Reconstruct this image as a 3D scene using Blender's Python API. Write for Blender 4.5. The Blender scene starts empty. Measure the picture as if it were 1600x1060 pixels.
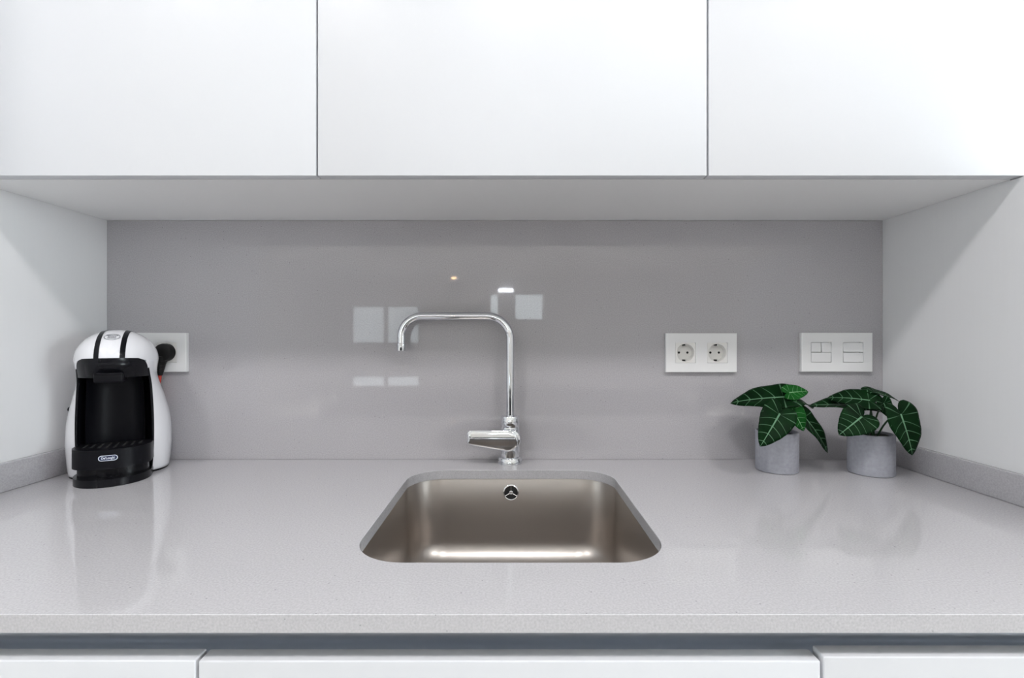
import bpy, bmesh, math, random
from mathutils import Vector, Matrix
random.seed(7)
PI = math.pi
scn = bpy.context.scene
COL = scn.collection

# ---------------------------------------------------------------- camera, world, lights, exposure
cam_d = bpy.data.cameras.new('camera')
cam = bpy.data.objects.new('camera', cam_d)
COL.objects.link(cam)
cam.location = (0.0, -1.10, 1.1686)
cam.rotation_euler = (PI/2, 0, 0)
cam_d.sensor_width = 36.0
cam_d.lens = 771/1600*36
cam_d.clip_start = 0.02
scn.camera = cam

world = bpy.data.worlds.new('sky')
scn.world = world
world.use_nodes = True
wb = world.node_tree.nodes['Background']
wb.inputs['Color'].default_value = (0.86, 0.93, 1.0, 1)
wb.inputs['Strength'].default_value = 1.0

def area_light(name, loc, rot, sx, sy, power, col, shape='RECTANGLE', spread=None):
    d = bpy.data.lights.new(name, 'AREA')
    d.shape = shape
    d.size = sx
    if shape in ('RECTANGLE', 'ELLIPSE'):
        d.size_y = sy
    d.energy = power
    d.color = col
    if spread:
        d.spread = spread
    o = bpy.data.objects.new(name, d)
    COL.objects.link(o)
    o.location = loc
    o.rotation_euler = rot
    return o

# daylight coming in through the window openings (just outside the panes)
COOL = (0.88, 0.94, 1.0)
area_light('daylight_balcony', (-3.0, -10.66, 1.0), (PI/2, 0, 0), 1.60, 1.95, 30, COOL)
area_light('daylight_high_left', (-0.42, -10.66, 1.92), (PI/2, 0, 0), 0.19, 0.60, 2, COOL)
area_light('daylight_high_right', (0.40, -10.66, 1.92), (PI/2, 0, 0), 0.66, 0.60, 6, COOL)
area_light('daylight_east', (4.68, -2.1, 1.4), (PI/2, 0, PI/2), 2.2, 1.4, 165, COOL)
area_light('daylight_west', (-4.68, -2.1, 1.4), (PI/2, 0, -PI/2), 2.2, 1.4, 55, COOL)
# ceiling downlights, discs set in the ceiling
DOWN = [(-1.05, -1.32), (0.0, -1.32), (1.05, -1.32)]
for x, y in DOWN:
    area_light('downlight_lamp', (x, y, 2.488), (0, 0, 0), 0.24, 0.24, 9.5, (1.0, 0.98, 0.99), 'DISK')
# added fill lamps that brighten the room off the floor (narrow beams, straight down)
FILL_SPOTS = [(x, y) for y in (-4.4, -6.2, -8.0) for x in (-2.4, 0.0, 2.4)]
for x, y in FILL_SPOTS:
    area_light('fill_lamp', (x, y, 2.49), (0, 0, 0), 0.12, 0.12, 50, (0.98, 0.99, 1.0), 'DISK', math.radians(95))

vs = scn.view_settings
scn.display_settings.display_device = 'sRGB'
vs.view_transform = 'Standard'
vs.look = 'None'
vs.exposure = 0.23
vs.gamma = 1.0
vs.use_curve_mapping = False
cy = scn.cycles
cy.use_denoising = True
cy.max_bounces = 10
cy.diffuse_bounces = 6
cy.glossy_bounces = 6
cy.sample_clamp_indirect = 6.0
cy.caustics_reflective = False
cy.caustics_refractive = False

# ---------------------------------------------------------------- helpers
def link(o, parent=None):
    COL.objects.link(o)
    if parent is not None:
        o.parent = parent
    return o

def mesh_obj(name, bm, mat, parent=None, smooth=False, angle=40):
    me = bpy.data.meshes.new(name)
    bmesh.ops.recalc_face_normals(bm, faces=bm.faces[:])
    bm.to_mesh(me)
    bm.free()
    return finish(name, me, mat, parent, smooth, angle)

def finish(name, me, mat, parent=None, smooth=False, angle=40):
    if mat is not None:
        me.materials.append(mat)
    o = bpy.data.objects.new(name, me)
    link(o, parent)
    if smooth:
        me.polygons.foreach_set('use_smooth', [True]*len(me.polygons))
        try:
            me.set_sharp_from_angle(angle=math.radians(angle))
        except Exception:
            pass
    return o

def empty(name, loc, rz=0.0):
    o = bpy.data.objects.new(name, None)
    link(o)
    o.empty_display_size = 0.05
    o.location = loc
    o.rotation_euler = (0, 0, rz)
    return o

def tag(o, label=None, cat=None, group=None, kind=None):
    if label: o['label'] = label
    if cat: o['category'] = cat
    if group: o['group'] = group
    if kind: o['kind'] = kind
    return o

def add_box(bm, x0, x1, y0, y1, z0, z1, bev=0.0, seg=2):
    vs_ = [bm.verts.new((x, y, z)) for x in (x0, x1) for y in (y0, y1) for z in (z0, z1)]
    F = [(0, 1, 3, 2), (4, 6, 7, 5), (0, 4, 5, 1), (2, 3, 7, 6), (0, 2, 6, 4), (1, 5, 7, 3)]
    fs = [bm.faces.new([vs_[i] for i in f]) for f in F]
    if bev > 0:
        es = list({e for f in fs for e in f.edges})
        bmesh.ops.bevel(bm, geom=es, offset=bev, segments=seg, profile=0.5, affect='EDGES')

def box(name, x0, x1, y0, y1, z0, z1, mat, parent=None, bev=0.0, seg=2):
    bm = bmesh.new()
    add_box(bm, x0, x1, y0, y1, z0, z1, bev, seg)
    return mesh_obj(name, bm, mat, parent, smooth=bev > 0, angle=35)

def add_tube(bm, pts, r, n=16, caps=True):
    pts = [Vector(p) for p in pts]
    rs = r if isinstance(r, (list, tuple)) else [r]*len(pts)
    rings = []
    t0 = (pts[1]-pts[0]).normalized()
    ref = Vector((0, 0, 1)) if abs(t0.z) < 0.9 else Vector((0, 1, 0))
    nrm = (ref - t0*ref.dot(t0)).normalized()
    for i, p in enumerate(pts):
        if i == 0: t = t0
        elif i == len(pts)-1: t = (pts[i]-pts[i-1]).normalized()
        else: t = ((pts[i+1]-pts[i]).normalized()+(pts[i]-pts[i-1]).normalized()).normalized()
        nrm = (nrm - t*nrm.dot(t)).normalized()
        b = t.cross(nrm)
        rings.append([bm.verts.new(p + rs[i]*(math.cos(a)*nrm+math.sin(a)*b)) for a in [2*PI*k/n for k in range(n)]])
    for a, b in zip(rings, rings[1:]):
        for k in range(n):
            bm.faces.new((a[k], a[(k+1) % n], b[(k+1) % n], b[k]))
    if caps:
        bm.faces.new(rings[0][::-1])
        bm.faces.new(rings[-1])

def add_lathe(bm, prof, origin=(0, 0, 0), axis='z', n=32, cap0=True, cap1=True):
    """prof: (radius, height) pairs round an axis"""
    o = Vector(origin)
    def P(r, h, a):
        if axis == 'z': return o + Vector((r*math.cos(a), r*math.sin(a), h))
        return o + Vector((r*math.cos(a), -h, r*math.sin(a)))      # axis towards -y
    rings = [[bm.verts.new(P(r, h, 2*PI*k/n)) for k in range(n)] for r, h in prof]
    for a, b in zip(rings, rings[1:]):
        for k in range(n):
            bm.faces.new((a[k], a[(k+1) % n], b[(k+1) % n], b[k]))
    if cap0: bm.faces.new(rings[0][::-1])
    if cap1: bm.faces.new(rings[-1])

def lathe(name, prof, mat, parent=None, origin=(0, 0, 0), axis='z', n=32, cap0=True, cap1=True, angle=35):
    bm = bmesh.new()
    add_lathe(bm, prof, origin, axis, n, cap0, cap1)
    return mesh_obj(name, bm, mat, parent, True, angle)

def rrect(cx, cy_, hx, hy, r, n=10):
    pts = []
    for (sx, sy, a0) in ((1, 1, 0), (-1, 1, PI/2), (-1, -1, PI), (1, -1, 1.5*PI)):
        for k in range(n+1):
            a = a0 + PI/2*k/n
            pts.append((cx+sx*(hx-r)+r*math.cos(a), cy_+sy*(hy-r)+r*math.sin(a)))
    return pts

def fill_loops(bm, loops):
    """planar face set bounded by vertex loops (first outer, rest holes)"""
    es = []
    for L in loops:
        for i in range(len(L)):
            e = bm.edges.get((L[i], L[(i+1) % len(L)])) or bm.edges.new((L[i], L[(i+1) % len(L)]))
            es.append(e)
    bmesh.ops.triangle_fill(bm, use_beauty=True, use_dissolve=False, edges=es)

def bridge(bm, A, B):
    n = len(A)
    for i in range(n):
        bm.faces.new((A[i], A[(i+1) % n], B[(i+1) % n], B[i]))

def slab_holes(bm, outer, holes, h0, h1, to3):
    """a slab between heights h0, h1 with through holes; to3 maps (u, v, h) to a point"""
    tops, bots = [], []
    for L in [outer]+holes:
        T = [bm.verts.new(to3(u, v, h1)) for u, v in L]
        B = [bm.verts.new(to3(u, v, h0)) for u, v in L]
        bridge(bm, T, B)
        tops.append(T); bots.append(B)
    fill_loops(bm, tops)
    fill_loops(bm, bots)

def rect(x0, x1, y0, y1):
    return [(x0, y0), (x1, y0), (x1, y1), (x0, y1)]

# ---------------------------------------------------------------- materials
def principled(name, col, rough=0.5, metal=0.0, spec=0.5, coat=0.0):
    m = bpy.data.materials.new(name)
    m.use_nodes = True
    b = m.node_tree.nodes['Principled BSDF']
    b.inputs['Base Color'].default_value = (*col, 1)
    b.inputs['Roughness'].default_value = rough
    b.inputs['Metallic'].default_value = metal
    b.inputs['Specular IOR Level'].default_value = spec
    b.inputs['Coat Weight'].default_value = coat
    b.inputs['Coat Roughness'].default_value = 0.04
    return m, m.node_tree.nodes, m.node_tree.links, b

def node(N, typ, **kw):
    n = N.new(typ)
    for k, v in kw.items():
        setattr(n, k, v)
    return n

def noise_tint(m, scale, amount, stretch=(1, 1, 1), bump=0.0, detail=4):
    """slight procedural variation of colour and relief"""
    N, L = m.node_tree.nodes, m.node_tree.links
    b = N['Principled BSDF']
    c = b.inputs['Base Color'].default_value[:]
    tc = node(N, 'ShaderNodeTexCoord')
    mp = node(N, 'ShaderNodeMapping'); mp.inputs['Scale'].default_value = stretch
    L.new(tc.outputs['Object'], mp.inputs['Vector'])
    nz = node(N, 'ShaderNodeTexNoise'); nz.inputs['Scale'].default_value = scale; nz.inputs['Detail'].default_value = detail
    L.new(mp.outputs['Vector'], nz.inputs['Vector'])
    mx = node(N, 'ShaderNodeMix', data_type='RGBA')
    mx.inputs[6].default_value = tuple(max(0, v*(1-amount)) for v in c[:3])+(1,)
    mx.inputs[7].default_value = tuple(min(1, v*(1+amount)) for v in c[:3])+(1,)
    L.new(nz.outputs['Fac'], mx.inputs[0])
    L.new(mx.outputs[2], b.inputs['Base Color'])
    if bump > 0:
        bp = node(N, 'ShaderNodeBump'); bp.inputs['Strength'].default_value = bump; bp.inputs['Distance'].default_value = 0.0004
        L.new(nz.outputs['Fac'], bp.inputs['Height'])
        L.new(bp.outputs['Normal'], b.inputs['Normal'])
    return m

def simple(name, col, rough=0.5, metal=0.0, spec=0.5, coat=0.0, scale=60, amount=0.015, stretch=(1, 1, 1), bump=0.0):
    m = principled(name, col, rough, metal, spec, coat)[0]
    return noise_tint(m, scale, amount, stretch, bump)

def quartz(name, col, rough):
    m, N, L, b = principled(name, col, rough, 0, 0.5)
    tc = node(N, 'ShaderNodeTexCoord')
    fine = node(N, 'ShaderNodeTexNoise'); fine.inputs['Scale'].default_value = 420; fine.inputs['Detail'].default_value = 3
    L.new(tc.outputs['Object'], fine.inputs['Vector'])
    r1 = node(N, 'ShaderNodeValToRGB')
    r1.color_ramp.elements[0].position = 0.30; r1.color_ramp.elements[0].color = tuple(v*0.89 for v in col)+(1,)
    r1.color_ramp.elements[1].position = 0.70; r1.color_ramp.elements[1].color = tuple(v*1.10 for v in col)+(1,)
    L.new(fine.outputs['Fac'], r1.inputs['Fac'])
    # sparse dark grains
    vo = node(N, 'ShaderNodeTexVoronoi'); vo.inputs['Scale'].default_value = 95
    L.new(tc.outputs['Object'], vo.inputs['Vector'])
    lt = node(N, 'ShaderNodeMath', operation='LESS_THAN'); lt.inputs[1].default_value = 0.09
    L.new(vo.outputs['Distance'], lt.inputs[0])
    sep = node(N, 'ShaderNodeSeparateColor')
    L.new(vo.outputs['Color'], sep.inputs['Color'])
    gt = node(N, 'ShaderNodeMath', operation='GREATER_THAN'); gt.inputs[1].default_value = 0.80
    L.new(sep.outputs['Red'], gt.inputs[0])
    mu = node(N, 'ShaderNodeMath', operation='MULTIPLY')
    L.new(lt.outputs[0], mu.inputs[0]); L.new(gt.outputs[0], mu.inputs[1])
    m2 = node(N, 'ShaderNodeMath', operation='MULTIPLY'); m2.inputs[1].default_value = 0.55
    L.new(mu.outputs[0], m2.inputs[0])
    mx = node(N, 'ShaderNodeMix', data_type='RGBA')
    L.new(m2.outputs[0], mx.inputs[0])
    L.new(r1.outputs['Color'], mx.inputs[6])
    mx.inputs[7].default_value = tuple(v*0.35 for v in col)+(1,)
    L.new(mx.outputs[2], b.inputs['Base Color'])
    return m

def brushed(name, col, rough, stretch):
    m, N, L, b = principled(name, col, rough, 1.0)
    tc = node(N, 'ShaderNodeTexCoord')
    mp = node(N, 'ShaderNodeMapping'); mp.inputs['Scale'].default_value = stretch
    L.new(tc.outputs['Object'], mp.inputs['Vector'])
    nz = node(N, 'ShaderNodeTexNoise'); nz.inputs['Scale'].default_value = 40; nz.inputs['Detail'].default_value = 5
    L.new(mp.outputs['Vector'], nz.inputs['Vector'])
    mr = node(N, 'ShaderNodeMapRange')
    mr.inputs['To Min'].default_value = rough-0.05; mr.inputs['To Max'].default_value = rough+0.07
    L.new(nz.outputs['Fac'], mr.inputs['Value']); L.new(mr.outputs['Result'], b.inputs['Roughness'])
    bp = node(N, 'ShaderNodeBump'); bp.inputs['Strength'].default_value = 0.06; bp.inputs['Distance'].default_value = 0.0003
    L.new(nz.outputs['Fac'], bp.inputs['Height']); L.new(bp.outputs['Normal'], b.inputs['Normal'])
    return m

def leaf_material(name, dark, light, vein):
    m, N, L, b = principled(name, dark, 0.5, 0, 0.07)
    uv = node(N, 'ShaderNodeUVMap')
    sp = node(N, 'ShaderNodeSeparateXYZ'); L.new(uv.outputs['UV'], sp.inputs['Vector'])
    def M(op, a, c=None, d=None):
        n = node(N, 'ShaderNodeMath', operation=op)
        for i, v in enumerate((a, c, d)):
            if v is None: continue
            if isinstance(v, (int, float)): n.inputs[i].default_value = v
            else: L.new(v, n.inputs[i])
        return n.outputs[0]
    x = sp.outputs['X']                        # along the midrib: 0 at the stalk, 1 at the tip
    y = M('ABSOLUTE', sp.outputs['Y'])
    # side veins leave the midrib and bend towards the tip
    q = M('SUBTRACT', x, M('MULTIPLY', y, M('MULTIPLY_ADD', y, 1.1, 0.30)))
    fr = M('PINGPONG', M('ADD', q, 1.0), 0.115)
    side = M('LESS_THAN', fr, M('MULTIPLY_ADD', y, -0.018, 0.0115))
    taper = M('MULTIPLY_ADD', x, -0.018, 0.022)
    mid = M('LESS_THAN', y, taper)
    inside = M('GREATER_THAN', x, -0.03)
    mid = M('MULTIPLY', mid, inside)
    # veins of the two lobes
    ang = M('ARCTAN2', y, x)
    lob = M('LESS_THAN', M('ABSOLUTE', M('SUBTRACT', ang, 2.25)), 0.04)
    lob2 = M('LESS_THAN', M('ABSOLUTE', M('SUBTRACT', ang, 1.55)), 0.035)
    side = M('MULTIPLY', side, M('GREATER_THAN', M('SUBTRACT', x, M('MULTIPLY', y, 0.3)), 0.06))
    vv = M('MAXIMUM', M('MULTIPLY', M('MAXIMUM', side, M('MAXIMUM', lob, lob2)), 0.55), mid)
    tc = node(N, 'ShaderNodeTexCoord')
    nz = node(N, 'ShaderNodeTexNoise'); nz.inputs['Scale'].default_value = 35; nz.inputs['Detail'].default_value = 3
    L.new(tc.outputs['Object'], nz.inputs['Vector'])
    mx = node(N, 'ShaderNodeMix', data_type='RGBA')
    mx.inputs[6].default_value = (*dark, 1); mx.inputs[7].default_value = (*light, 1)
    L.new(M('MULTIPLY', M('POWER', nz.outputs['Fac'], 1.6), 1.0), mx.inputs[0])
    mv = node(N, 'ShaderNodeMix', data_type='RGBA')
    L.new(vv, mv.inputs[0]); L.new(mx.outputs[2], mv.inputs[6]); mv.inputs[7].default_value = (*vein, 1)
    L.new(mv.outputs[2], b.inputs['Base Color'])
    bp = node(N, 'ShaderNodeBump'); bp.inputs['Strength'].default_value = 0.35; bp.inputs['Distance'].default_value = 0.0008
    L.new(M('MULTIPLY_ADD', vv, -0.8, 1.0), bp.inputs['Height']); L.new(bp.outputs['Normal'], b.inputs['Normal'])
    return m

M = {}
M['door'] = simple('white_laminate', (0.665, 0.675, 0.70), 0.38, scale=3, amount=0.004)
M['panel'] = simple('white_side_panel', (0.73, 0.73, 0.738), 0.55, scale=30, amount=0.012, stretch=(1, 6, 0.25))
M['carcass'] = simple('white_carcass', (0.88, 0.88, 0.875), 0.5, amount=0.006)
M['seam'] = simple('grey_edge_band', (0.35, 0.36, 0.39), 0.6)
M['quartz'] = quartz('grey_quartz', (0.50, 0.490, 0.505), 0.07)
M['quartz_wall'] = quartz('grey_quartz_panel', (0.425, 0.413, 0.430), 0.03)
M['paint'] = simple('white_wall_paint', (0.80, 0.80, 0.79), 0.8, amount=0.01)
M['ceiling'] = simple('ceiling_paint', (0.85, 0.85, 0.84), 0.85, amount=0.008)
M['oak'] = simple('oak_floor', (0.47, 0.45, 0.43), 0.45, scale=4, amount=0.15, stretch=(1, 0.1, 1))
M['steel'] = brushed('brushed_steel', (0.45, 0.415, 0.385), 0.33, (2, 2, 30))
M['aluminium'] = brushed('satin_aluminium', (0.72, 0.76, 0.82), 0.34, (1, 30, 30))
M['chrome'] = simple('chrome', (0.76, 0.775, 0.80), 0.04, 1.0, amount=0.004)
M['dark'] = simple('dark_void', (0.01, 0.01, 0.01), 0.7)
M['outlet'] = simple('white_plastic_plate', (0.80, 0.80, 0.80), 0.42, amount=0.006)
M['outlet_insert'] = simple('ivory_plastic_insert', (0.80, 0.79, 0.765), 0.35, amount=0.006)
M['shell'] = simple('white_gloss_plastic', (0.80, 0.80, 0.83), 0.18, coat=0.6, amount=0.004)
M['black'] = simple('black_gloss_plastic', (0.005, 0.005, 0.007), 0.22, spec=0.2, amount=0.05)
M['black_satin'] = simple('black_satin_plastic', (0.006, 0.006, 0.008), 0.36, spec=0.12, amount=0.08)
M['rubber'] = simple('black_rubber', (0.005, 0.0045, 0.0045), 0.45, spec=0.3, amount=0.08)
M['red_cord'] = simple('red_cord', (0.45, 0.045, 0.03), 0.5)
M['print_white'] = simple('white_print', (0.75, 0.80, 0.88), 0.4)
M['print_navy'] = simple('navy_print', (0.012, 0.02, 0.07), 0.4)
M['print_grey'] = simple('grey_print', (0.03, 0.04, 0.06), 0.4)
M['concrete'] = simple('grey_concrete', (0.33, 0.335, 0.375), 0.75, scale=160, amount=0.22, bump=0.25)
M['soil'] = simple('dark_soil', (0.012, 0.010, 0.008), 0.95, scale=200, amount=0.5, bump=0.6)
M['leaf'] = leaf_material('leaf_dark_green', (0.0008, 0.0065, 0.0018), (0.0035, 0.034, 0.006), (0.12, 0.24, 0.14))
M['leaf_light'] = leaf_material('leaf_bright_green', (0.003, 0.045, 0.006), (0.010, 0.11, 0.014), (0.17, 0.34, 0.17))
M['stem'] = simple('green_stem', (0.012, 0.05, 0.015), 0.5)
M['frame'] = simple('white_window_frame', (0.78, 0.78, 0.78), 0.4)
def emission(name, col, s):
    m = bpy.data.materials.new(name); m.use_nodes = True
    N, L = m.node_tree.nodes, m.node_tree.links
    N.remove(N['Principled BSDF'])
    e = N.new('ShaderNodeEmission'); e.inputs['Color'].default_value = (*col, 1); e.inputs['Strength'].default_value = s
    L.new(e.outputs[0], N['Material Output'].inputs['Surface'])
    return m
M['lamp_cool'] = emission('lit_lamp_cool', (0.85, 0.92, 1.0), 60)
M['lamp_warm'] = emission('lit_lamp_warm', (1.0, 0.62, 0.30), 40)
def thin_glass(name):
    m = bpy.data.materials.new(name); m.use_nodes = True
    N, L = m.node_tree.nodes, m.node_tree.links
    N.remove(N['Principled BSDF'])
    t, g_, f, mx = (N.new('ShaderNode'+k) for k in ('BsdfTransparent', 'BsdfGlossy', 'Fresnel', 'MixShader'))
    t.inputs['Color'].default_value = (.96, .98, .97, 1); g_.inputs['Roughness'].default_value = 0.02; f.inputs['IOR'].default_value = 1.45
    L.new(f.outputs[0], mx.inputs[0]); L.new(t.outputs[0], mx.inputs[1]); L.new(g_.outputs[0], mx.inputs[2])
    L.new(mx.outputs[0], N['Material Output'].inputs['Surface'])
    return m
M['glass'] = thin_glass('window_glass')

# ---------------------------------------------------------------- measures
XL, XR = -0.903, 0.8265          # the niche's white side panels
YF = -0.619                      # worktop front
ZC = 0.900                       # worktop top
ZU = 1.433                       # underside of the wall cabinets
YD = -0.302                      # face of the wall cabinet doors
X_SEAM_L, X_SEAM_R = -0.3157, 0.3168

# ---------------------------------------------------------------- room shell
def struct(name, o):
    o.name = name
    o['kind'] = 'structure'
    return o
RX0, RX1, RY = -4.6, 4.6, -10.6
struct('floor', box('floor', RX0-.1, RX1+.2, RY-.2, 0.2, -0.1, 0.0, M['oak']))
struct('ceiling', box('ceiling', RX0-.1, RX1+.2, RY-.2, 0.2, 2.5, 2.6, M['ceiling']))
struct('wall_back', box('wall_back', RX0, RX1, 0.032, 0.15, 0, 2.5, M['paint']))
struct('wall_left', box('wall_left', RX0, XL, -0.66, 0.032, 0, 2.5, M['panel']))
bm = bmesh.new()
slab_holes(bm, [(0.032, 0), (0.032, 2.5), (-0.281, 2.5), (-0.281, ZU-0.0015), (-0.66, ZU-0.0015), (-0.66, 0)], [], XR, RX1, lambda u, v, h: (h, u, v))
struct('wall_right', mesh_obj('wall_right', bm, M['panel']))
bm = bmesh.new()
slab_holes(bm, rect(RY, -0.66, 0, 2.5), [rect(-3.2, -1.0, 0.7, 2.1)], RX0-.12, RX0, lambda u, v, h: (h, u, v))
struct('wall_west', mesh_obj('wall_west', bm, M['paint']))
bm = bmesh.new()
slab_holes(bm, rect(RY, -0.281, 0, 2.5), [rect(-3.2, -1.0, 0.7, 2.1)], RX1, RX1+.12, lambda u, v, h: (h, u, v))
struct('wall_east', mesh_obj('wall_east', bm, M['paint']))
bm = bmesh.new()
slab_holes(bm, rect(RX0, RX1, 0, 2.5), [rect(-3.82, -2.16, 0.02, 1.98), rect(-0.52, -0.32, 1.62, 2.24), rect(0.06, 0.74, 1.62, 2.24)],
           RY-.05, RY, lambda u, v, h: (u, h, v))
struct('wall_rear', mesh_obj('wall_rear', bm, M['paint']))

def window(name, frames, panes, kind='structure'):
    r = empty(name, (0, 0, 0)); r['kind'] = kind
    for b in frames: box('frame', *b, M['frame'], r)
    for b in panes: box('pane', *b, M['glass'], r)
Yw = RY-.03
window('door_1', [(-3.82, -3.76, Yw, Yw+.05, .02, 1.98), (-2.22, -2.16, Yw, Yw+.05, .02, 1.98), (-3.04, -2.94, Yw, Yw+.05, .02, 1.98),
                  (-3.82, -2.16, Yw, Yw+.05, 1.93, 1.98), (-3.76, -2.22, Yw, Yw+.04, .27, 1.09), (-3.76, -2.22, Yw, Yw+.05, .02, .06)],  # solid middle panel added in place of furniture hiding the glass
       [(-3.76, -3.04, Yw+.015, Yw+.02, 1.09, 1.93), (-2.94, -2.22, Yw+.015, Yw+.02, 1.09, 1.93),
        (-3.76, -3.04, Yw+.015, Yw+.02, .06, .27), (-2.94, -2.22, Yw+.015, Yw+.02, .06, .27)])
window('window_1', [(-.52, -.50, Yw, Yw+.05, 1.62, 2.24), (-.34, -.32, Yw, Yw+.05, 1.62, 2.24), (-.52, -.32, Yw, Yw+.05, 2.22, 2.24), (-.52, -.32, Yw, Yw+.05, 1.62, 1.64)],
       [(-.50, -.34, Yw+.015, Yw+.02, 1.64, 2.22)])
window('window_2', [(.06, .08, Yw, Yw+.05, 1.62, 2.24), (.72, .74, Yw, Yw+.05, 1.62, 2.24), (.06, .74, Yw, Yw+.05, 2.22, 2.24), (.06, .74, Yw, Yw+.05, 1.62, 1.64)],
       [(.08, .72, Yw+.015, Yw+.02, 1.64, 2.22)])
for wn, Xw in (('window_3', RX1+.02), ('window_4', RX0-.07)):
    window(wn, [(Xw, Xw+.05, -3.2, -3.14, .7, 2.1), (Xw, Xw+.05, -1.06, -1.0, .7, 2.1), (Xw, Xw+.05, -2.13, -2.07, .7, 2.1),
                (Xw, Xw+.05, -3.2, -1.0, .7, .76), (Xw, Xw+.05, -3.2, -1.0, 2.04, 2.1)],
           [(Xw+.02, Xw+.025, -3.14, -2.13, .76, 2.04), (Xw+.02, Xw+.025, -2.07, -1.06, .76, 2.04)])

# ---------------------------------------------------------------- quartz: backsplash, upstands, worktop
PLATE_W, PLATE_H, PLATE_T = 0.157, 0.0865, 0.009
PLATES = [(-0.799, 1.1390), (0.4189, 1.1382), (0.7190, 1.1393)]
bm = bmesh.new()
slab_holes(bm, rect(XL+.0005, XR-.0005, ZC+.0005, ZU-.0005), [rect(px-.068, px+.068, pz-.028, pz+.028) for px, pz in PLATES],
           0.0, -0.020, lambda u, v, h: (u, -h, v))
o = mesh_obj('backsplash', bm, M['quartz_wall'])
tag(o, 'speckled grey quartz backsplash behind the tap', 'backsplash')
o = box('quartz_upstand', XL+.0005, XL+.0140, YF+.001, -.0005, ZC+.0003, ZC+.050, M['quartz_wall'], None, .0012, 2)
tag(o, 'low grey quartz upstand along the white panel beside the coffee machine', 'upstand', 'quartz upstands')
o = box('quartz_upstand', XR-.0130, XR-.0005, YF+.001, -.0005, ZC+.0003, ZC+.050, M['quartz_wall'], None, .0012, 2)
tag(o, 'low grey quartz upstand along the white panel beside the potted plants', 'upstand', 'quartz upstands')

SX, SY, SHX, SHY, SR = -0.0020, -0.2985, 0.1995, 0.2085, 0.070
T = 0.018
bm = bmesh.new()
c = 0.0007
def ring(L, z): return [bm.verts.new((x, y, z)) for x, y in L]
X0, X1, Y1 = XL+.0005, XR-.0005, 0.019
OT = ring(rect(X0, X1, YF+c, Y1), ZC)
OM = ring(rect(X0, X1, YF, Y1), ZC-c)
OB = ring(rect(X0, X1, YF, Y1), ZC-T)
IT = ring(rrect(SX, SY, SHX+c, SHY+c, SR+c, 12), ZC)
IM = ring(rrect(SX, SY, SHX, SHY, SR, 12), ZC-c)
IB = ring(rrect(SX, SY, SHX, SHY, SR, 12), ZC-T)
bridge(bm, OT, OM); bridge(bm, OM, OB); bridge(bm, IT, IM); bridge(bm, IM, IB)
fill_loops(bm, [OT, IT]); fill_loops(bm, [OB, IB])
o = mesh_obj('worktop', bm, M['quartz'], None, True, 30)
tag(o, 'long grey speckled quartz worktop with a cut-out for the sink', 'worktop')

# ---------------------------------------------------------------- sink
sink = empty('kitchen_sink', (SX, SY, ZC-.20))
tag(sink, 'undermounted brushed steel sink bowl with rounded corners', 'sink')
bm = bmesh.new()
zb = .20-T-.0004                                   # just under the slab, relative to the sink's base
hx, hy = SHX+.004, SHY+.004
loops = [(hx+.022, hy+.022, SR+.022, zb), (hx, hy, SR, zb), (hx-.0015, hy-.0015, SR-.001, zb-.004), (hx-.006, hy-.006, SR-.004, zb-.118)]
R = .048
for k in range(1, 9):
    a = PI/2*k/8
    d = .006+R*(1-math.cos(a))
    loops.append((hx-d, hy-d, max(SR-.004-R*(1-math.cos(a))*.8, .02), zb-.118-R*math.sin(a)))
rings = []
for (a, b, r, z) in loops:
    rings.append([bm.verts.new((x, y, z)) for x, y in rrect(0, 0, a, b, r, 12)])
for A, B in zip(rings, rings[1:]): bridge(bm, A, B)
n = len(rings[-1])
DR = [bm.verts.new((.045*math.cos(2*PI*k/32), .045*math.sin(2*PI*k/32)-.01, zb-.118-R-.002)) for k in range(32)]
fill_loops(bm, [rings[-1], DR])
mesh_obj('bowl', bm, M['steel'], sink, True, 50)
dr = lathe('drain', [(.046, 0), (.044, .0015), (.036, .001), (.030, -.004), (.006, -.004)], M['chrome'], sink, (0, -.01, zb-.118-R-.0015), n=32)
# overflow rosette in the back wall of the bowl
oy, oz = hy-.0025, .20-.0455
ov = lathe('overflow', [(.0163, -.002), (.0163, .0012), (.0150, .0022), (.0138, .0016), (.0132, -.001)], M['chrome'], sink, (0, oy-.0015, oz), 'y', 40, False, False)
lathe('overflow_hole', [(.0134, 0), (.001, 0)], M['dark'], ov, (0, oy-.0012, oz), 'y', 32, False, True)
bm = bmesh.new()
add_lathe(bm, [(.0040, 0), (.0040, .0016), (.0028, .0024), (.0014, .0018)], (0, oy-.0016, oz), 'y', 20)
for k in range(3):
    a = PI/2+2*PI*k/3
    add_tube(bm, [(.003*math.cos(a), oy-.0024, oz+.003*math.sin(a)), (.0136*math.cos(a), oy-.0024, oz+.0136*math.sin(a))], .0011, 8)
mesh_obj('overflow_spokes', bm, M['chrome'], ov, True)

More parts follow.
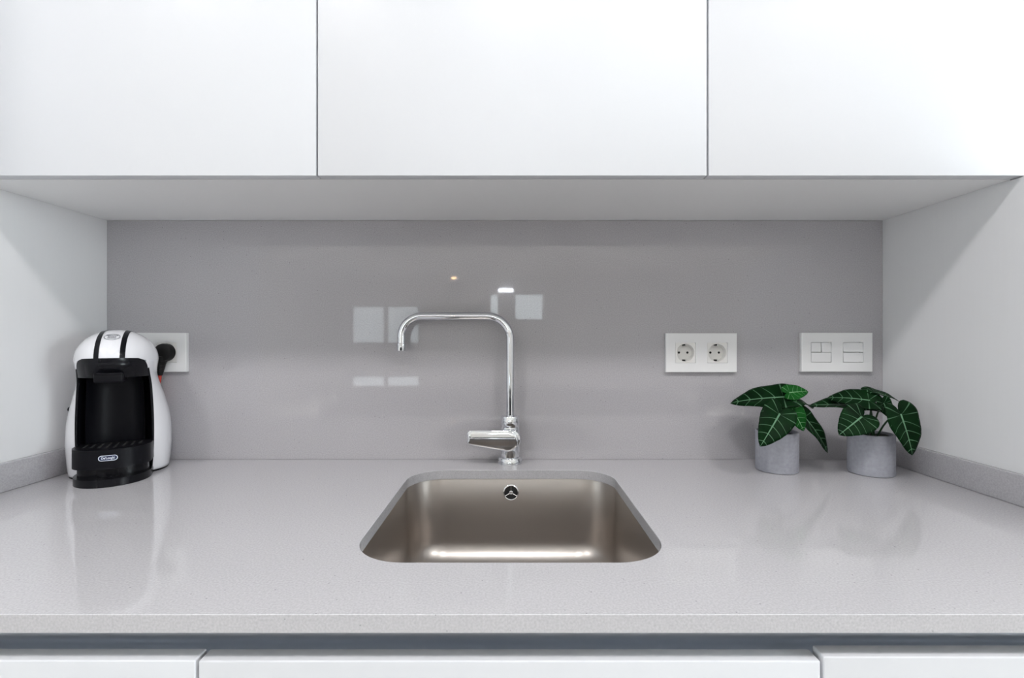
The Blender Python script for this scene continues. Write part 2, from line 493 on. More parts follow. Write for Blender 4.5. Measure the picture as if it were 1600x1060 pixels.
# ---------------------------------------------------------------- tap
TX, TY = -0.0040, -0.0305
tap = empty('kitchen_tap', (TX, TY, ZC))
tag(tap, 'tall chrome kitchen tap with square-bent spout behind the sink', 'tap')
lathe('base_ring', [(.0262, 0), (.0262, .0125), (.0250, .0140), (.0206, .0142)], M['chrome'], tap, n=48, angle=50)
lathe('body', [(.0204, .0135), (.0204, .0775), (.0199, .0785), (.0199, .0795), (.0204, .0805), (.0204, .1010), (.0196, .1022), (.0098, .1024)], M['chrome'], tap, n=48, angle=50)
def arc_xz(cx, cz, r, a0, a1, n=12):
    return [(cx+r*math.cos(a0+(a1-a0)*k/n), 0, cz+r*math.sin(a0+(a1-a0)*k/n)) for k in range(n+1)]
ZT = 0.3182
path = [(0, 0, .1015)] + [(0, 0, .1+.012*k) for k in range(1, 14)]
path += arc_xz(-.050, ZT-.050, .050, 0, PI/2)
path += [(-.05-.0128*k, 0, ZT) for k in range(1, 11)]
LXT = -.236
path += arc_xz(LXT+.045, ZT-.045, .045, PI/2, PI)
path += [(LXT, 0, ZT-.055), (LXT, 0, .2595)]
bm = bmesh.new(); add_tube(bm, path, .0087, 28)
mesh_obj('spout', bm, M['chrome'], tap, True, 50)
lathe('aerator', [(.0094, .2430), (.0096, .2440), (.0096, .2590), (.0088, .2600)], M['chrome'], tap, (LXT, 0, 0), n=28, cap0=False)
lathe('aerator_mesh', [(.0093, .2436), (.001, .2436)], M['dark'], tap, (LXT, 0, 0), n=20, cap0=False)
lathe('lever_hub', [(.0212, .004), (.0212, .0260), (.0200, .0272)], M['chrome'], tap, (.0005, 0, .0560), 'y', 40, angle=50)
# lever: a tapered paddle with a slightly domed mirror face
def lever_outline():
    p = []
    for k in range(0, 19):                                        # round end on the hub, clockwise from top to bottom
        a = PI/2 - PI*1.08*k/18
        p.append((-.0050+.0222*math.cos(a), .0540+.0222*math.sin(a)))
    for k in range(0, 9):
        a = -PI/2-PI*.06 - (PI/2-PI*.06)*k/8
        p.append((-.0820+.0080*math.cos(a), .0535+.0080*math.sin(a)))
    for k in range(0, 9):
        a = PI - PI/2*k/8
        p.append((-.0810+.0090*math.cos(a), .0672+.0090*math.sin(a)))
    return p
OL = lever_outline()
bm = bmesh.new()
zc = .056
def scaled(L, s, cx=-.036): return [(cx+(x-cx)*(1-s/.05), zc+(z-zc)*(1-s/.017)) for x, z in L]
def lev_ring(L, yoff, dome):
    return [bm.verts.new((x, -(yoff + (dome*(1-((z-zc)/.021)**2) if dome else 0)), z)) for x, z in L]
rr = [lev_ring(OL, .0270, 0), lev_ring(OL, .0330, 0), lev_ring(scaled(OL, .0006), .0337, 0)]
for k in range(1, 7):
    rr.append(lev_ring(scaled(OL, .0006+.0155*k/6), .0337, .0022))
for A, B in zip(rr, rr[1:]): bridge(bm, A, B)
bm.faces.new(rr[0]); bm.faces.new(rr[-1])
mesh_obj('lever', bm, M['chrome'], tap, True, 40)

# ---------------------------------------------------------------- wall cabinets
def wall_cabinet(x0, x1, d0, d1, label):
    c0 = empty('wall_cabinet', ((x0+x1)/2, 0, ZU))
    tag(c0, label, 'cabinet', 'white wall cabinets')
    cx = (x0+x1)/2
    box('body', x0-cx+.0005, x1-cx-.0005, -.281, -.001, .0185, 1.02, M['carcass'], c0)
    box('door', d0-cx, d1-cx, YD, -.2825, .0, 1.02, M['door'], c0, .0011, 2)
g = .0016
wall_cabinet(XL+.001, X_SEAM_L, XL+.001, X_SEAM_L-g, 'white handleless wall cabinet above the coffee machine')
wall_cabinet(X_SEAM_L, X_SEAM_R, X_SEAM_L+g, X_SEAM_R-g, 'white handleless wall cabinet above the sink and tap')
wall_cabinet(X_SEAM_R, XR-.001, X_SEAM_R+g, XR+.045, 'white handleless wall cabinet above the potted plants')
o = box('cabinet_underpanel', XL+.0005, XR-.0005, -.2815, -.0005, ZU, ZU+.018, M['carcass'])
tag(o, 'white panel closing the wall cabinets from below', 'panel')
o = box('trim_1', XL+.0005, XR-.0005, -.290, -.001, ZU+1.0205, 2.4999, M['carcass']); o['kind'] = 'structure'

# ---------------------------------------------------------------- base cabinets with drawers
def base_cabinet(x0, x1, d0, d1, top, label):
    cx = (x0+x1)/2
    c0 = empty('base_cabinet', (cx, 0, 0))
    tag(c0, label, 'cabinet', 'white base cabinets')
    bm = bmesh.new()
    add_box(bm, x0-cx+.0005, x0-cx+.0165, -.545, -.001, .10, ZC-T-.0006)
    add_box(bm, x1-cx-.0165, x1-cx-.0005, -.545, -.001, .10, ZC-T-.0006)
    add_box(bm, x0-cx+.0165, x1-cx-.0165, -.545, -.001, .10, .116)
    add_box(bm, x0-cx+.0165, x1-cx-.0165, -.012, -.001, .116, ZC-T-.0006)
    mesh_obj('body', bm, M['carcass'], c0)
    box('plinth', x0-cx+.0005, x1-cx-.0005, -.53, -.515, .0005, .0995, M['carcass'], c0)
    for (z0, z1) in ((.12, .4785), (.4815, top)):
        box('drawer', d0-cx, d1-cx, -.613, -.5935, z0, z1, M['door'], c0, .0016, 3)
g = .0016
SL, SRt = -.3112, .3063
base_cabinet(XL+.001, SL, XL+.001, SL-g, .8510, 'white drawer unit below the worktop under the coffee machine')
base_cabinet(SL, SRt, SL+g, SRt-g, .8505, 'white drawer unit below the sink')
base_cabinet(SRt, XR-.001, SRt+g, XR-.001, .8545, 'white drawer unit below the worktop under the potted plants')
def handle_channel(x0, x1, label):
    pr = [(-.5760, .8815), (-.5520, .8815), (-.5500, .8795), (-.5500, .8500)]
    for k in range(1, 9):
        a = PI/2*k/8
        pr.append((-.5640+.014*math.cos(a), .8500-.014*math.sin(a)))
    pr += [(-.5880, .8360), (-.5880, .8346), (-.5640, .8346)]
    for k in range(8, 0, -1):
        a = PI/2*k/8
        pr.append((-.5640+.0154*math.cos(a), .8500-.0154*math.sin(a)))
    pr += [(-.5486, .8500), (-.5486, .8812), (-.5500, .88195), (-.5760, .88195)]
    bm = bmesh.new()
    A = [bm.verts.new((x0, y, z)) for y, z in pr]
    B = [bm.verts.new((x1, y, z)) for y, z in pr]
    bridge(bm, A, B)
    fill_loops(bm, [A]); fill_loops(bm, [B])
    o = mesh_obj('handle_channel', bm, M['aluminium'], None, True, 40)
    tag(o, label, 'profile', 'recessed handle channels')
handle_channel(XL+.001, -.3290, 'short satin grey channel profile between worktop and left drawer front')
handle_channel(-.3282, XR-.001, 'long satin grey channel profile between worktop and middle and right drawer fronts')

# ---------------------------------------------------------------- outlets and switches
def faceplate(parent, holes):
    bm = bmesh.new()
    hw, hh = PLATE_W/2, PLATE_H/2
    b = .0008
    F = lambda u, v, y: bm.verts.new((u, y, v))
    o0 = [F(u, v, -.0002) for u, v in rect(-hw, hw, -hh, hh)]
    o1 = [F(u, v, -PLATE_T+b) for u, v in rect(-hw, hw, -hh, hh)]
    o2 = [F(u, v, -PLATE_T) for u, v in rect(-hw+b, hw-b, -hh+b, hh-b)]
    bridge(bm, o0, o1); bridge(bm, o1, o2)
    ins, bac = [], []
    for h in holes:
        A = [F(u, v, -PLATE_T) for u, v in h]; B = [F(u, v, -.0002) for u, v in h]
        bridge(bm, A, B); ins.append(A); bac.append(B)
    fill_loops(bm, [o2]+ins); fill_loops(bm, [o0]+bac)
    return mesh_obj('faceplate', bm, M['outlet'], parent)
HI = .0224                                                            # half of an insert opening
def opening(cx): return rect(cx-HI, cx+HI, -HI, HI)
def socket(parent, cx):
    bm = bmesh.new()
    h = HI-.0005
    yf = -PLATE_T+.0006
    S = [bm.verts.new((cx+u, yf, v)) for u, v in rect(-h, h, -h, h)]
    S0 = [bm.verts.new((cx+u, -.001, v)) for u, v in rect(-h, h, -h, h)]
    r = .0198
    def circ(rad, y): return [bm.verts.new((cx+rad*math.cos(2*PI*k/40), y, rad*math.sin(2*PI*k/40))) for k in range(40)]
    C0, C1, C2 = circ(r, yf), circ(r-.0005, yf+.0006), circ(r-.0010, yf+.0148)
    bridge(bm, S, S0); bridge(bm, C0, C1); bridge(bm, C1, C2)
    fill_loops(bm, [S, C0]); bm.faces.new(C2)
    s = mesh_obj('socket', bm, M['outlet_insert'], parent, True, 30)
    yb = yf+.0148
    for sx in (-1, 1):
        lathe('pin_hole', [(.0026, 0), (.0005, 0)], M['dark'], s, (cx+sx*.0095, yb-.0003, 0), 'y', 16, False, True)
    for sz in (-1, 1):                                                # earth contacts at the top and bottom of the well
        box('earth_slot', cx-.0024, cx+.0024, yb-.0105, yb-.0004, min(sz*.0155, sz*.0192), max(sz*.0155, sz*.0192), M['dark'], s)
        box('earth_clip', cx+.0006, cx+.0022, yb-.0120, yb-.0104, min(sz*.0150, sz*.0190), max(sz*.0150, sz*.0190), M['chrome'], s)
    return s
GX = .03525
def outlet(i, label):
    px, pz = PLATES[i]
    r = empty('power_outlet', (px, 0, pz))
    tag(r, label, 'outlet', 'white double power outlets')
    faceplate(r, [opening(-GX), opening(GX)])
    socket(r, -GX); socket(r, GX)
    return r
outlet(0, 'white double power outlet behind the coffee machine with a black plug in it')
outlet(1, 'white double power outlet with two empty sockets right of the tap')
px, pz = PLATES[2]
sw = empty('switch_plate', (px, 0, pz))
tag(sw, 'white switch plate with flat rocker buttons above the potted plants', 'switch')
faceplate(sw, [opening(-GX), opening(GX)])
def rocker(x0, x1, z0, z1, tilt):
    g = .0008
    bm = bmesh.new()
    add_box(bm, x0+g, x1-g, -PLATE_T-.0002, -.002, z0+g, z1-g, .0003, 1)
    zc_ = (z0+z1)/2
    for v in bm.verts:
        if v.co.y < -.006: v.co.y -= tilt*(v.co.z-zc_)/(z1-z0)
    mesh_obj('rocker', bm, M['outlet'], sw)
rocker(-GX-HI, -GX, 0, HI, -.0006); rocker(-GX, -GX+HI, 0-.0006, HI, -.0022); rocker(-GX-HI, -GX+HI, -HI, 0, .0010)
rocker(GX-HI, GX+HI, 0, HI, -.0022); rocker(GX-HI, GX+HI, -HI, 0, -.0018)

# plug and cord of the coffee machine
px, pz = PLATES[0]
pc = empty('power_plug', (px+GX, 0, pz))
tag(pc, 'black round plug with a red cord in the outlet behind the coffee machine', 'plug')
lathe('head', [(.0176, -.004), (.0180, .0095), (.0196, .0105), (.0198, .019), (.0185, .0235), (.013, .0262), (.004, .0268)], M['rubber'], pc, axis='y', n=40)
bm = bmesh.new()
p0, p1 = Vector((-.0030, -.0175, -.008)), Vector((-.0095, -.0165, -.050))
pts, rs = [], []
for k in range(0, 25):
    t = k/24
    pts.append(p0.lerp(p1, t)); rs.append((.0120-.0066*t)*(1 if t < .3 or k % 2 else .84))
add_tube(bm, pts, rs, 18)
mesh_obj('strain_relief', bm, M['rubber'], pc, True, 60)
bm = bmesh.new()
def bez(P, n):
    out = []
    for k in range(n+1):
        t = k/n
        out.append(sum((Vector(q)*w for q, w in zip(P, ((1-t)**3, 3*t*(1-t)**2, 3*t*t*(1-t), t**3))), Vector()))
    return out
add_tube(bm, bez([(-.0094, -.0165, -.0490), (-.0112, -.0165, -.062), (-.022, -.0065, -.09), (-.030, -.0055, -.17)], 16), .0038, 12)
mesh_obj('cord', bm, M['red_cord'], pc, True)

# ---------------------------------------------------------------- coffee machine (front faces its own -y)
cm = empty('coffee_machine', (-.787, -.113, ZC), math.radians(30))
tag(cm, 'white and black domed capsule coffee machine in the left corner of the worktop', 'coffee machine')
SEC = [  # height, half width, front, back, half width of the opening, exponent
    (.004, .0810, -.034, .098, .0555, 2.6),
    (.030, .0835, -.038, .101, .0575, 2.6),
    (.070, .0850, -.042, .102, .0592, 2.6),
    (.110, .0820, -.046, .100, .0592, 2.5),
    (.150, .0735, -.054, .096, .0578, 2.4),
    (.178, .0655, -.066, .092, .0562, 2.3),
    (.198, .0622, -.082, .087, .0545, 2.2),
    (.214, .0635, -.091, .083, .0535, 2.1),
    (.228, .0660, -.0945, .081, .0515, 2.0)]
def sec(w):
    i = 0
    while i < len(SEC)-2 and w > SEC[i+1][0]: i += 1
    n0 = len(SEC)
    p = [SEC[max(0, min(n0-1, j))] for j in (i-1, i, i+1, i+2)]
    t = (w-p[1][0])/(p[2][0]-p[1][0])
    out = []
    for k in range(1, 6):
        def sl(a, b): return (b[k]-a[k])/(b[0]-a[0]) if b[0] != a[0] else 0
        m1 = sl(p[0], p[2])*(p[2][0]-p[1][0]); m2 = sl(p[1], p[3])*(p[2][0]-p[1][0])
        out.append((2*t**3-3*t*t+1)*p[1][k]+(t**3-2*t*t+t)*m1+(-2*t**3+3*t*t)*p[2][k]+(t**3-t*t)*m2)
    return out
def spt(w, a):
    """point on the body's section at height w, a from -PI/2 (front) counter-clockwise"""
    hw, f, bk, b, n = sec(w)
    vc, c_ = (f+bk)/2, (bk-f)/2
    ca, sa = math.cos(a), math.sin(a)
    return Vector((hw*math.copysign(abs(ca)**(2/n), ca), vc+c_*math.copysign(abs(sa)**(2/n), sa), w))
def edge_angle(w):
    hw, f, bk, b, n = sec(w)
    return math.acos(min(1, (b/hw)**(n/2)))                          # measured from the side towards the front
def front_v(w, u):
    hw, f, bk, b, n = sec(w)
    vc, c_ = (f+bk)/2, (bk-f)/2
    return vc-c_*(max(0, 1-abs(u/hw)**n))**(1/n)
WH = .228
bm = bmesh.new()
rows = []
NA = 56
for k in range(49):
    w = .004+(WH-.004)*k/48
    e = edge_angle(w)
    rows.append([bm.verts.new(spt(w, -e+(PI+2*e)*j/NA)) for j in range(NA+1)])
for A, B in zip(rows, rows[1:]):
    for j in range(NA): bm.faces.new((A[j], A[j+1], B[j+1], B[j]))
o = mesh_obj('shell', bm, M['shell'], cm, True, 60)
so = o.modifiers.new('thickness', 'SOLIDIFY'); so.thickness = .0028; so.offset = -1
# dome
DA, DC, DH, DV = .0660, .08775, .0590, -.00675
def dome(u, phi, off=0.0):
    q = math.sqrt(max(0, 1-(u/DA)**2))
    p = Vector((u, DV-DC*q*math.cos(phi), WH+DH*q*math.sin(phi)))
    nrm = Vector((p.x/DA**2, (p.y-DV)/DC**2, (p.z-WH)/DH**2)).normalized()
    return p+nrm*off
bm = bmesh.new()
rows = []
for k in range(25):
    ph = PI/2*k/25
    rows.append([bm.verts.new((DA*math.cos(ph)*math.cos(a), DV+DC*math.cos(ph)*math.sin(a), WH+DH*math.sin(ph))) for a in [2*PI*j/64 for j in range(64)]])
tip = bm.verts.new((0, DV, WH+DH))
for A, B in zip(rows, rows[1:]): bridge(bm, A, B)
for j in range(64): bm.faces.new((rows[-1][j], rows[-1][(j+1) % 64], tip))
mesh_obj('top_cover', bm, M['shell'], cm, True, 60)
def dome_patch(u0, u1, f0, f1, off, nu=4, nf=40):
    G = [[bm.verts.new(dome(u0+(u1-u0)*i/nu, f0+(f1-f0)*j/nf, off)) for i in range(nu+1)] for j in range(nf+1)]
    for A, B in zip(G, G[1:]):
        for i in range(nu): bm.faces.new((A[i], A[i+1], B[i+1], B[i]))
for s in (-1, 1):
    bm = bmesh.new()
    dome_patch(min(s*.0150, s*.0228), max(s*.0150, s*.0228), 0.0, PI*.80, .0007)
    mesh_obj('trim_stripe', bm, M['black'], cm, True, 60)
bm = bmesh.new()
NU = 16                                                                # black band that joins the stripes, rounded inner corners
G = []
for j in range(9):
    row = []
    for i in range(NU+1):
        u = -.0228+.0456*i/NU
        d = max(0.0, abs(u)-.0100)/.0050
        top = .085 if abs(u) > .0150 else .085-.060*math.sqrt(max(0, 1-d*d)) if abs(u) > .0100 else .025
        row.append(bm.verts.new(dome(u, top*j/8, .0009)))
    G.append(row)
for A, B in zip(G, G[1:]):
    for i in range(NU): bm.faces.new((A[i], A[i+1], B[i+1], B[i]))
mesh_obj('trim_band', bm, M['black'], cm, True, 60)

# text helpers
def text_mesh(body, size, extr=0.0):
    cu = bpy.data.curves.new('lettering', 'FONT')
    cu.body = body; cu.size = size; cu.align_x = 'CENTER'; cu.align_y = 'CENTER'; cu.space_line = .82
    cu.offset = size*.02
    t = bpy.data.objects.new('lettering', cu)
    COL.objects.link(t)
    bpy.context.view_layer.update()
    me = bpy.data.meshes.new_from_object(t.evaluated_get(bpy.context.evaluated_depsgraph_get()))
    bpy.data.objects.remove(t)
    return me
def oval_ring(bm, rx, ry, t, put, n=48, stad=False):
    def P(a, d):
        if not stad: return ((rx-d)*math.cos(a), (ry-d)*math.sin(a))
        r = ry-d; s = math.copysign(1, math.cos(a)) if abs(math.cos(a)) > 1e-6 else 0
        return (s*(rx-ry)+r*math.cos(a), r*math.sin(a))
    A = [bm.verts.new(put(*P(2*PI*k/n, 0))) for k in range(n)]
    B = [bm.verts.new(put(*P(2*PI*k/n, t))) for k in range(n)]
    bridge(bm, A, B)
PHB = 0.86                                                            # badge on the dome
put_badge = lambda off: (lambda s, t: dome(s, PHB+t/.074, off))
bm = bmesh.new(); oval_ring(bm, .0122, .0105, .0009, put_badge(.0006))
bd = mesh_obj('badge', bm, M['print_grey'], cm, True, 60)
for txt, size, dy in (('NESCAFÉ', .0043, .0050), ('Dolce', .0052, .0005), ('Gusto', .0052, -.0042)):
    me = text_mesh(txt, size)
    for v in me.vertices:
        v.co = dome(v.co.x, PHB+(v.co.y+dy)/.074, .0006)
    finish('lettering', me, M['print_grey'], bd)

# black face of the brewing head
bm = bmesh.new()
G = []
for j in range(9):
    w = .1965+(.2335-.1965)*j/8
    ww = min(w, WH)
    row = []
    for i in range(25):
        b = sec(ww)[3]
        if j >= 6:                                                     # rounded upper corners
            q = (j-5)/3
            b -= .010*(1-math.sqrt(max(0, 1-q*q)))
        u = -b+2*b*i/24
        p = Vector((u, front_v(ww, u), w)) if w <= WH else dome(u, math.asin((w-WH)/DH), 0)
        p.y -= .0012
        row.append(bm.verts.new(p))
    G.append(row)
for A, B in zip(G, G[1:]):
    for i in range(24): bm.faces.new((A[i], A[i+1], B[i+1], B[i]))
# underside of the head running back into the bay
back = []
for i, v in enumerate(G[0]):
    back.append(bm.verts.new((v.co.x, -.02, .1965)))
for i in range(24): bm.faces.new((G[0][i], G[0][i+1], back[i+1], back[i]))
head = mesh_obj('brew_head', bm, M['black'], cm, True, 40)
bm = bmesh.new()                                                        # raised middle block of the head
G = []
for j in range(7):
    w = .1985+(.2260-.1985)*j/6
    row = [bm.verts.new((u, front_v(w, u)-(.0028 if 0 < j < 6 and 0 < i < 16 else .0008), w)) for i, u in enumerate([-.038+.076*i/16 for i in range(17)])]
    G.append(row)
for A, B in zip(G, G[1:]):
    for i in range(16): bm.faces.new((A[i], A[i+1], B[i+1], B[i]))
mesh_obj('head_block', bm, M['black'], head, True, 40)
hd = box('capsule_holder', -.0215, .0215, -.0985, -.050, .1885, .2060, M['black_satin'], cm, .003, 3)
box('holder_lip', -.0205, .0205, -.1010, -.094, .2030, .2062, M['black'], hd, .001, 2)

# bay: a concave black back between the two side panels
bm = bmesh.new()
G = []
for j in range(21):
    w = .028+(.200-.028)*j/20
    b = sec(w)[3]
    v0 = front_v(w, b)
    row = []
    for i in range(25):
        s = -1+2*i/24
        row.append(bm.verts.new((b*s*.995, v0+.0008+.048*max(0, 1-s*s)**.5, w)))
    G.append(row)
for A, B in zip(G, G[1:]):
    for i in range(24): bm.faces.new((A[i], A[i+1], B[i+1], B[i]))
mesh_obj('bay_back', bm, M['black'], cm, True, 60)
bm = bmesh.new()                                                        # satin panel curving round the cup space
G = []
for j in range(17):
    w = .060+(.193-.060)*j/16
    b = sec(w)[3]*.78
    v0 = front_v(w, sec(w)[3])
    row = [bm.verts.new((b*s, v0+.004+.036*max(0, 1-s*s)**.5, w)) for s in [-1+2*i/20 for i in range(21)]]
    G.append(row)
for A, B in zip(G, G[1:]):
    for i in range(20): bm.faces.new((A[i], A[i+1], B[i+1], B[i]))
mesh_obj('bay_panel', bm, M['black_satin'], cm, True, 60)
# rims that edge the side panels
for s in (-1, 1):
    bm = bmesh.new()
    pts = []
    for j in range(25):
        w = .012+(.212-.012)*j/24
        b = sec(w)[3]
        pts.append((s*(b-.0004), front_v(w, b)+.0008, w))
    add_tube(bm, pts, .0022, 8)
    mesh_obj('panel_rim', bm, M['black'], cm, True, 60)
# drip tray, its support and the base
def arc_block(name, hw, vside, vfront, vback, w0, w1, mat, bev=.0018, parent=cm):
    bm = bmesh.new()
    L = [(hw, vback)]+[(-hw, vback)]
    F = [(-hw*math.cos(PI*k/24), vside-(vside-vfront)*math.sin(PI*k/24)**.9) for k in range(25)]
    pts = L+F
    A = [bm.verts.new((u, v, w0)) for u, v in pts]
    B = [bm.verts.new((u, v, w1)) for u, v in pts]
    bridge(bm, A, B)
    bm.faces.new(A[::-1]); top = bm.faces.new(B)
    es = [e for e in top.edges]
    bmesh.ops.bevel(bm, geom=es, offset=bev, segments=2, profile=.5, affect='EDGES')
    return mesh_obj(name, bm, mat, parent, True, 35)
TRV, TRF, TRW = -.050, -.1010, .0600
tray = arc_block('drip_tray', TRW, TRV, TRF, -.015, .0310, .0665, M['black_satin'])
def grid_bar(k):
    u = -.042+.012*k
    return box('tray_slot', u-.002, u+.002, -.085+abs(u)*.6, -.030, .0661, .0668, M['dark'], tray)
for k in range(8): grid_bar(k)
arc_block('tray_support', .0540, -.046, -.0840, -.010, .0135, .0312, M['black'], .0008)
arc_block('base', .0590, -.044, -.1100, -.010, .0, .0140, M['black'], .004)
bm = bmesh.new()
A = [bm.verts.new((p.x*.985, .034+(p.y-.034)*.985, 0)) for p in [spt(.004, 2*PI*k/64) for k in range(64)]]
B = [bm.verts.new((v.co.x, v.co.y, .006)) for v in A]
bridge(bm, A, B); bm.faces.new(A[::-1]); bm.faces.new(B)
mesh_obj('foot_plate', bm, M['black'], cm)
# logo plate on the tray
def tray_pt(s, t, off):
    k = math.acos(max(-1, min(1, s/TRW)))
    sn = math.sin(k)
    return Vector((s, TRV-(TRV-TRF)*sn**.9-off, .0515+t))
bm = bmesh.new()
n = 48
L = []
for k in range(n):
    a = 2*PI*k/n
    sg = math.copysign(1, math.cos(a)) if abs(math.cos(a)) > 1e-6 else 0
    L.append((sg*(.0142-.0050)+.0050*math.cos(a), .0050*math.sin(a)))
half = n//4
# strip-wise fill so that the plate follows the tray's curve
G = []
for i in range(21):
    s = -.0142+.0284*i/20
    e = abs(s)-(.0142-.0050)
    h = .0050 if e <= 0 else math.sqrt(max(0, .0050**2-e*e))
    G.append([bm.verts.new(tray_pt(s, h*q, .0006)) for q in (-1, 0, 1)])
for A, B in zip(G, G[1:]):
    for i in range(2):
        bm.faces.new((A[i], A[i+1], B[i+1], B[i]))
bmesh.ops.remove_doubles(bm, verts=bm.verts[:], dist=1e-6)
lg = mesh_obj('logo_plate', bm, M['print_navy'], tray, True, 60)
bm = bmesh.new(); oval_ring(bm, .0142, .0050, .0010, lambda s, t: tray_pt(s, t, .0010), 48, True)
mesh_obj('logo_border', bm, M['print_white'], tray, True, 60)
me = text_mesh("De'Longhi", .0058)
for v in me.vertices: v.co = tray_pt(v.co.x*.82, v.co.y, .0010)
finish('logo_lettering', me, M['print_white'], tray)
# round side knob on the left flank and hot/cold lever bump
lathe('side_knob', [(.006, 0), (.006, .004), (.005, .005)], M['black'], cm, (-.0775, .030, .130), 'y', 24)

# ---------------------------------------------------------------- potted plants
def r_heart(p):
    p = abs(p)
    T_ = [(0, 1.0), (6, .92), (12, .82), (20, .71), (35, .575), (50, .495), (70, .435), (90, .415), (110, .415), (128, .425), (145, .415), (158, .36), (168, .26), (175, .16), (180, .10)]
    d = math.degrees(p)
    for (a, ra), (b, rb) in zip(T_, T_[1:]):
        if d <= b:
            t = (d-a)/(b-a)
            return ra+(rb-ra)*t
    return .1
def make_leaf(parent, A, Tp, N, wf, droop, mat):
    A, Tp, N = Vector(A), Vector(Tp), Vector(N).normalized()
    X = Tp-A
    Ln = X.length
    X.normalize()
    Z = (N-X*N.dot(X)).normalized()
    Y = Z.cross(X)
    bm = bmesh.new()
    uvl = bm.loops.layers.uv.new('UVMap')
    uvs = {}
    NR, NP = 9, 72
    def P(r, ph):
        R_ = r_heart(ph)*r
        x, y = R_*math.cos(ph), R_*math.sin(ph)
        fold = .22*abs(y)-.18*y*y
        bend = -droop*(4*x*(x-1)*-1*.0+x*x) + droop*x            # arched along the rib, tip where it should be
        wave = .018*math.sin(9*x+3)*min(1, abs(y)*4)
        lobe = -.20*max(0, -x)**1.3
        z = fold+bend+wave+lobe
        if r > .9: z -= .015
        v = bm.verts.new(A+X*(x*Ln)+Y*(y*Ln*wf)+Z*(z*Ln))
        uvs[v] = (x, y)
        return v
    c0 = P(0, 0)
    G = [[P(k/NR, -PI+2*PI*j/NP) for j in range(NP+1)] for k in range(1, NR+1)]
    fs = []
    for j in range(NP): fs.append(bm.faces.new((c0, G[0][j], G[0][j+1])))
    for a, b in zip(G, G[1:]):
        for j in range(NP): fs.append(bm.faces.new((a[j], b[j], b[j+1], a[j+1])))
    for f in fs:
        for l in f.loops: l[uvl].uv = uvs[l.vert]
    me = bpy.data.meshes.new('leaf')
    bm.to_mesh(me); bm.free()
    o = finish('leaf', me, mat, parent, True, 80)
    s = o.modifiers.new('thickness', 'SOLIDIFY'); s.thickness = .0007; s.offset = 0
    return o
def stem(parent, A, root):
    A, root = Vector(A), Vector(root)
    bm = bmesh.new()
    add_tube(bm, bez([root, root.lerp(A, .35)+Vector((0, 0, .022)), root.lerp(A, .75)+Vector((0, 0, .018)), A], 10), [.0019-.0007*k/10 for k in range(11)], 8)
    mesh_obj('stem', bm, M['stem'], parent, True, 60)
def potted_plant(loc, leaves, label, R=.0400, H=.0805):
    r = empty('potted_plant', (*loc, ZC))
    tag(r, label, 'plant', 'small potted plants')
    lathe('pot', [(R*.93, 0), (R*.985, .0012), (R, .004), (R, H-.0012), (R-.0012, H), (R-.0034, H), (R-.0040, H-.002), (R-.0042, H-.008)], M['concrete'], r, n=56, cap1=False)
    bm = bmesh.new()
    G = [bm.verts.new(((R-.0043)*q*math.cos(2*PI*k/24), (R-.0043)*q*math.sin(2*PI*k/24), H-.006+random.uniform(-.0015, .0015))) for q in (1, .66, .33) for k in range(24)]
    for ring_ in range(2):
        for k in range(24): bm.faces.new((G[ring_*24+k], G[ring_*24+(k+1) % 24], G[ring_*24+24+(k+1) % 24], G[ring_*24+24+k]))
    bm.faces.new(G[48:])
    mesh_obj('soil', bm, M['soil'], r, True, 60)
    for i, (A, Tp, N, wf, dr_, mt) in enumerate(leaves):
        make_leaf(r, A, Tp, N, wf, dr_, M[mt])
        a = i*2.4
        stem(r, A, (.007*math.cos(a), .007*math.sin(a), H-.015))
potted_plant((.543, -.088), [
    ((0.0042, -0.0170, 0.1512), (-0.0852, 0.0230, 0.1344), (-0.15, -0.50, 0.85), 0.95, 0.10, 'leaf'),
    ((0.0115, -0.0270, 0.1613), (0.0485, -0.0270, 0.1638), (0.1, -0.75, 0.66), 1.20, 0.10, 'leaf_light'),
    ((-0.0284, -0.0620, 0.1232), (-0.0760, -0.0840, 0.0664), (0.0, -0.86, 0.5), 0.98, 0.05, 'leaf'),
    ((0.0070, -0.0440, 0.1305), (0.0236, -0.0540, 0.0897), (0.1, -0.95, 0.2), 1.15, 0.10, 'leaf_light'),
    ((0.0497, -0.0120, 0.1104), (0.0881, -0.0270, 0.0412), (0.55, -0.78, 0.3), 0.80, 0.15, 'leaf'),
    ((0.0568, 0.0180, 0.1377), (0.1000, 0.0450, 0.1200), (0.1, -0.35, 0.93), 0.90, 0.15, 'leaf'),
], 'green heart-leaved plant in a grey concrete pot, nearer the tap')
potted_plant((.720, -.110), [
    ((-0.0228, -0.0250, 0.1484), (-0.0819, 0.0100, 0.1493), (-0.05, -0.62, 0.78), 1.00, 0.15, 'leaf'),
    ((-0.0263, -0.0050, 0.1357), (-0.1152, 0.0150, 0.1330), (-0.1, -0.3, 0.95), 0.80, 0.10, 'leaf'),
    ((-0.0543, -0.0500, 0.1199), (-0.1036, -0.0600, 0.0877), (-0.15, -0.82, 0.55), 1.25, 0.05, 'leaf'),
    ((0.0009, -0.0330, 0.1434), (0.0150, -0.0420, 0.1125), (0.2, -0.95, -0.1), 1.10, -0.20, 'leaf'),
    ((0.0031, -0.0050, 0.1626), (0.0541, -0.0100, 0.1415), (0.2, -0.3, 0.93), 0.90, 0.15, 'leaf'),
    ((0.0130, -0.0600, 0.1250), (0.0270, -0.0700, 0.0514), (0.12, -0.93, 0.33), 1.10, 0.08, 'leaf'),
], 'green heart-leaved plant in a grey concrete pot, next to the right side panel')

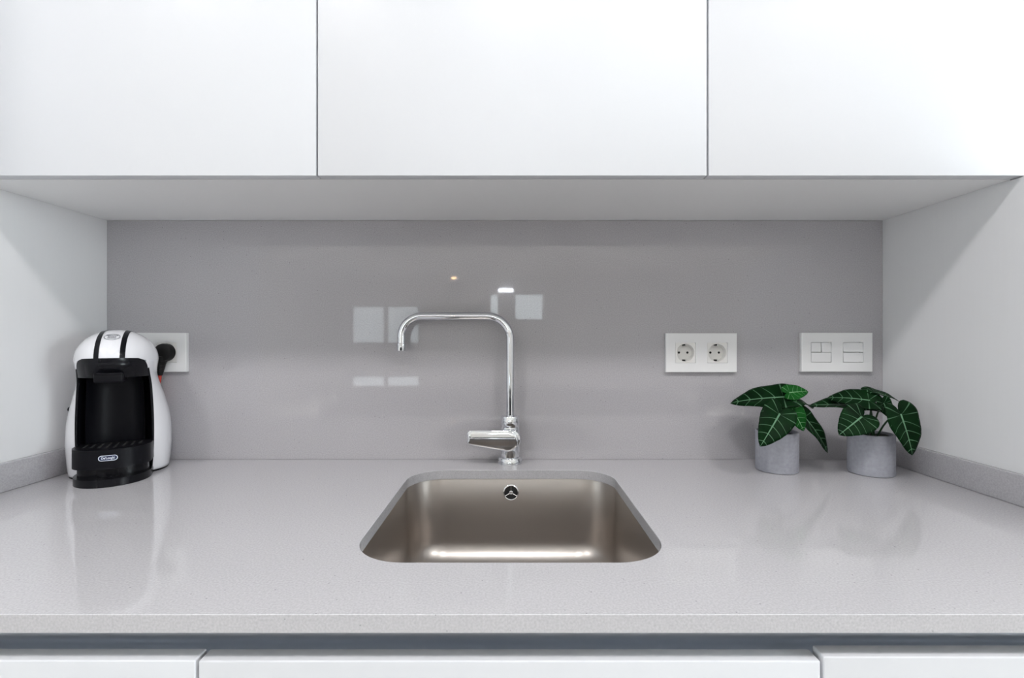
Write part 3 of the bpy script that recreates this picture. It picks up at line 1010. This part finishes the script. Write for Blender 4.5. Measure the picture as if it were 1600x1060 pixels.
# ---------------------------------------------------------------- lamps of the room behind
for i, (x, y) in enumerate(FILL_SPOTS):  # ceiling rings around the added fill lamps, out of view
    o = lathe('fill_lamp_ring', [(.080, .0), (.080, -.006), (.070, -.008), (.064, -.006), (.064, .0)], M['frame'], None, (x, y, 2.4998), n=24, cap0=False, cap1=False)
    tag(o, 'ring of an added, unseen fill lamp in the %s row and %s column of the room behind' % (('first', 'second', 'third')[i//3], ('left', 'middle', 'right')[i % 3]), 'lamp', 'added fill lamps')
for (x, y) in DOWN:
    o = lathe('ceiling_downlight', [(.135, .0), (.135, -.010), (.120, -.013), (.113, -.010), (.113, .0)], M['frame'], None, (x, y, 2.4998), n=32, cap0=False, cap1=False)
    tag(o, {-1: 'round recessed ceiling downlight over the coffee machine end', 0: 'round recessed ceiling downlight facing the sink', 1: 'round recessed ceiling downlight over the potted plants end'}[round(x)], 'lamp', 'kitchen downlights')
wl = empty('wall_lamp', (-.145, RY, 2.32))
tag(wl, 'short linear lamp with cool light on the far wall between two high windows', 'lamp')
box('lamp_housing', -.18, .18, .0005, .03, -.05, .05, M['frame'], wl, .004)
box('lamp_diffuser', -.165, .165, .0305, .05, -.035, .035, M['lamp_cool'], wl, .004)
wd = empty('ceiling_downlight', (-1.25, -9.5, 2.4998))
tag(wd, 'warm glowing round downlight in the ceiling at the far end of the room', 'lamp')
lathe('lamp_ring', [(.075, .0), (.075, -.008), (.055, -.010), (.050, .0)], M['frame'], wd, n=28, cap0=False, cap1=False)
lathe('lamp_diffuser', [(.050, -.002), (.047, -.018), (.036, -.034), (.018, -.043), (.001, -.045)], M['lamp_warm'], wd, n=24, cap0=False)

# couch added out of view as a dark reflection for the tap and backsplash
sf = empty('added_sofa', (0.0, -3.75, 0.0))
tag(sf, 'charcoal fabric couch added unseen in the room behind to darken reflections', 'added_sofa')
M['added_sofa'] = simple('charcoal_fabric', (0.018, 0.018, 0.020), 0.9, scale=300, amount=0.3, bump=0.3)
box('base', -1.55, 1.55, -.50, .40, .10, .30, M['added_sofa'], sf, .02, 3)
box('backrest', -1.55, 1.55, .22, .42, .30, .66, M['added_sofa'], sf, .05, 4)
for sx in (-1, 1):
    a, b = sorted((sx*1.55, sx*1.75))
    box('arm', a, b, -.50, .42, .10, .58, M['added_sofa'], sf, .04, 4)
    for y in (-.44, .34):
        box('foot', sx*1.6-.03, sx*1.6+.03, y-.03, y+.03, .0, .10, M['dark'], sf, .004)
for k in range(3):
    x0 = -1.54+1.0267*k
    box('seat_cushion', x0+.005, x0+1.02, -.52, .21, .30, .44, M['added_sofa'], sf, .04, 4)
    box('back_cushion', x0+.005, x0+1.02, .04, .22, .44, .69, M['added_sofa'], sf, .05, 4)
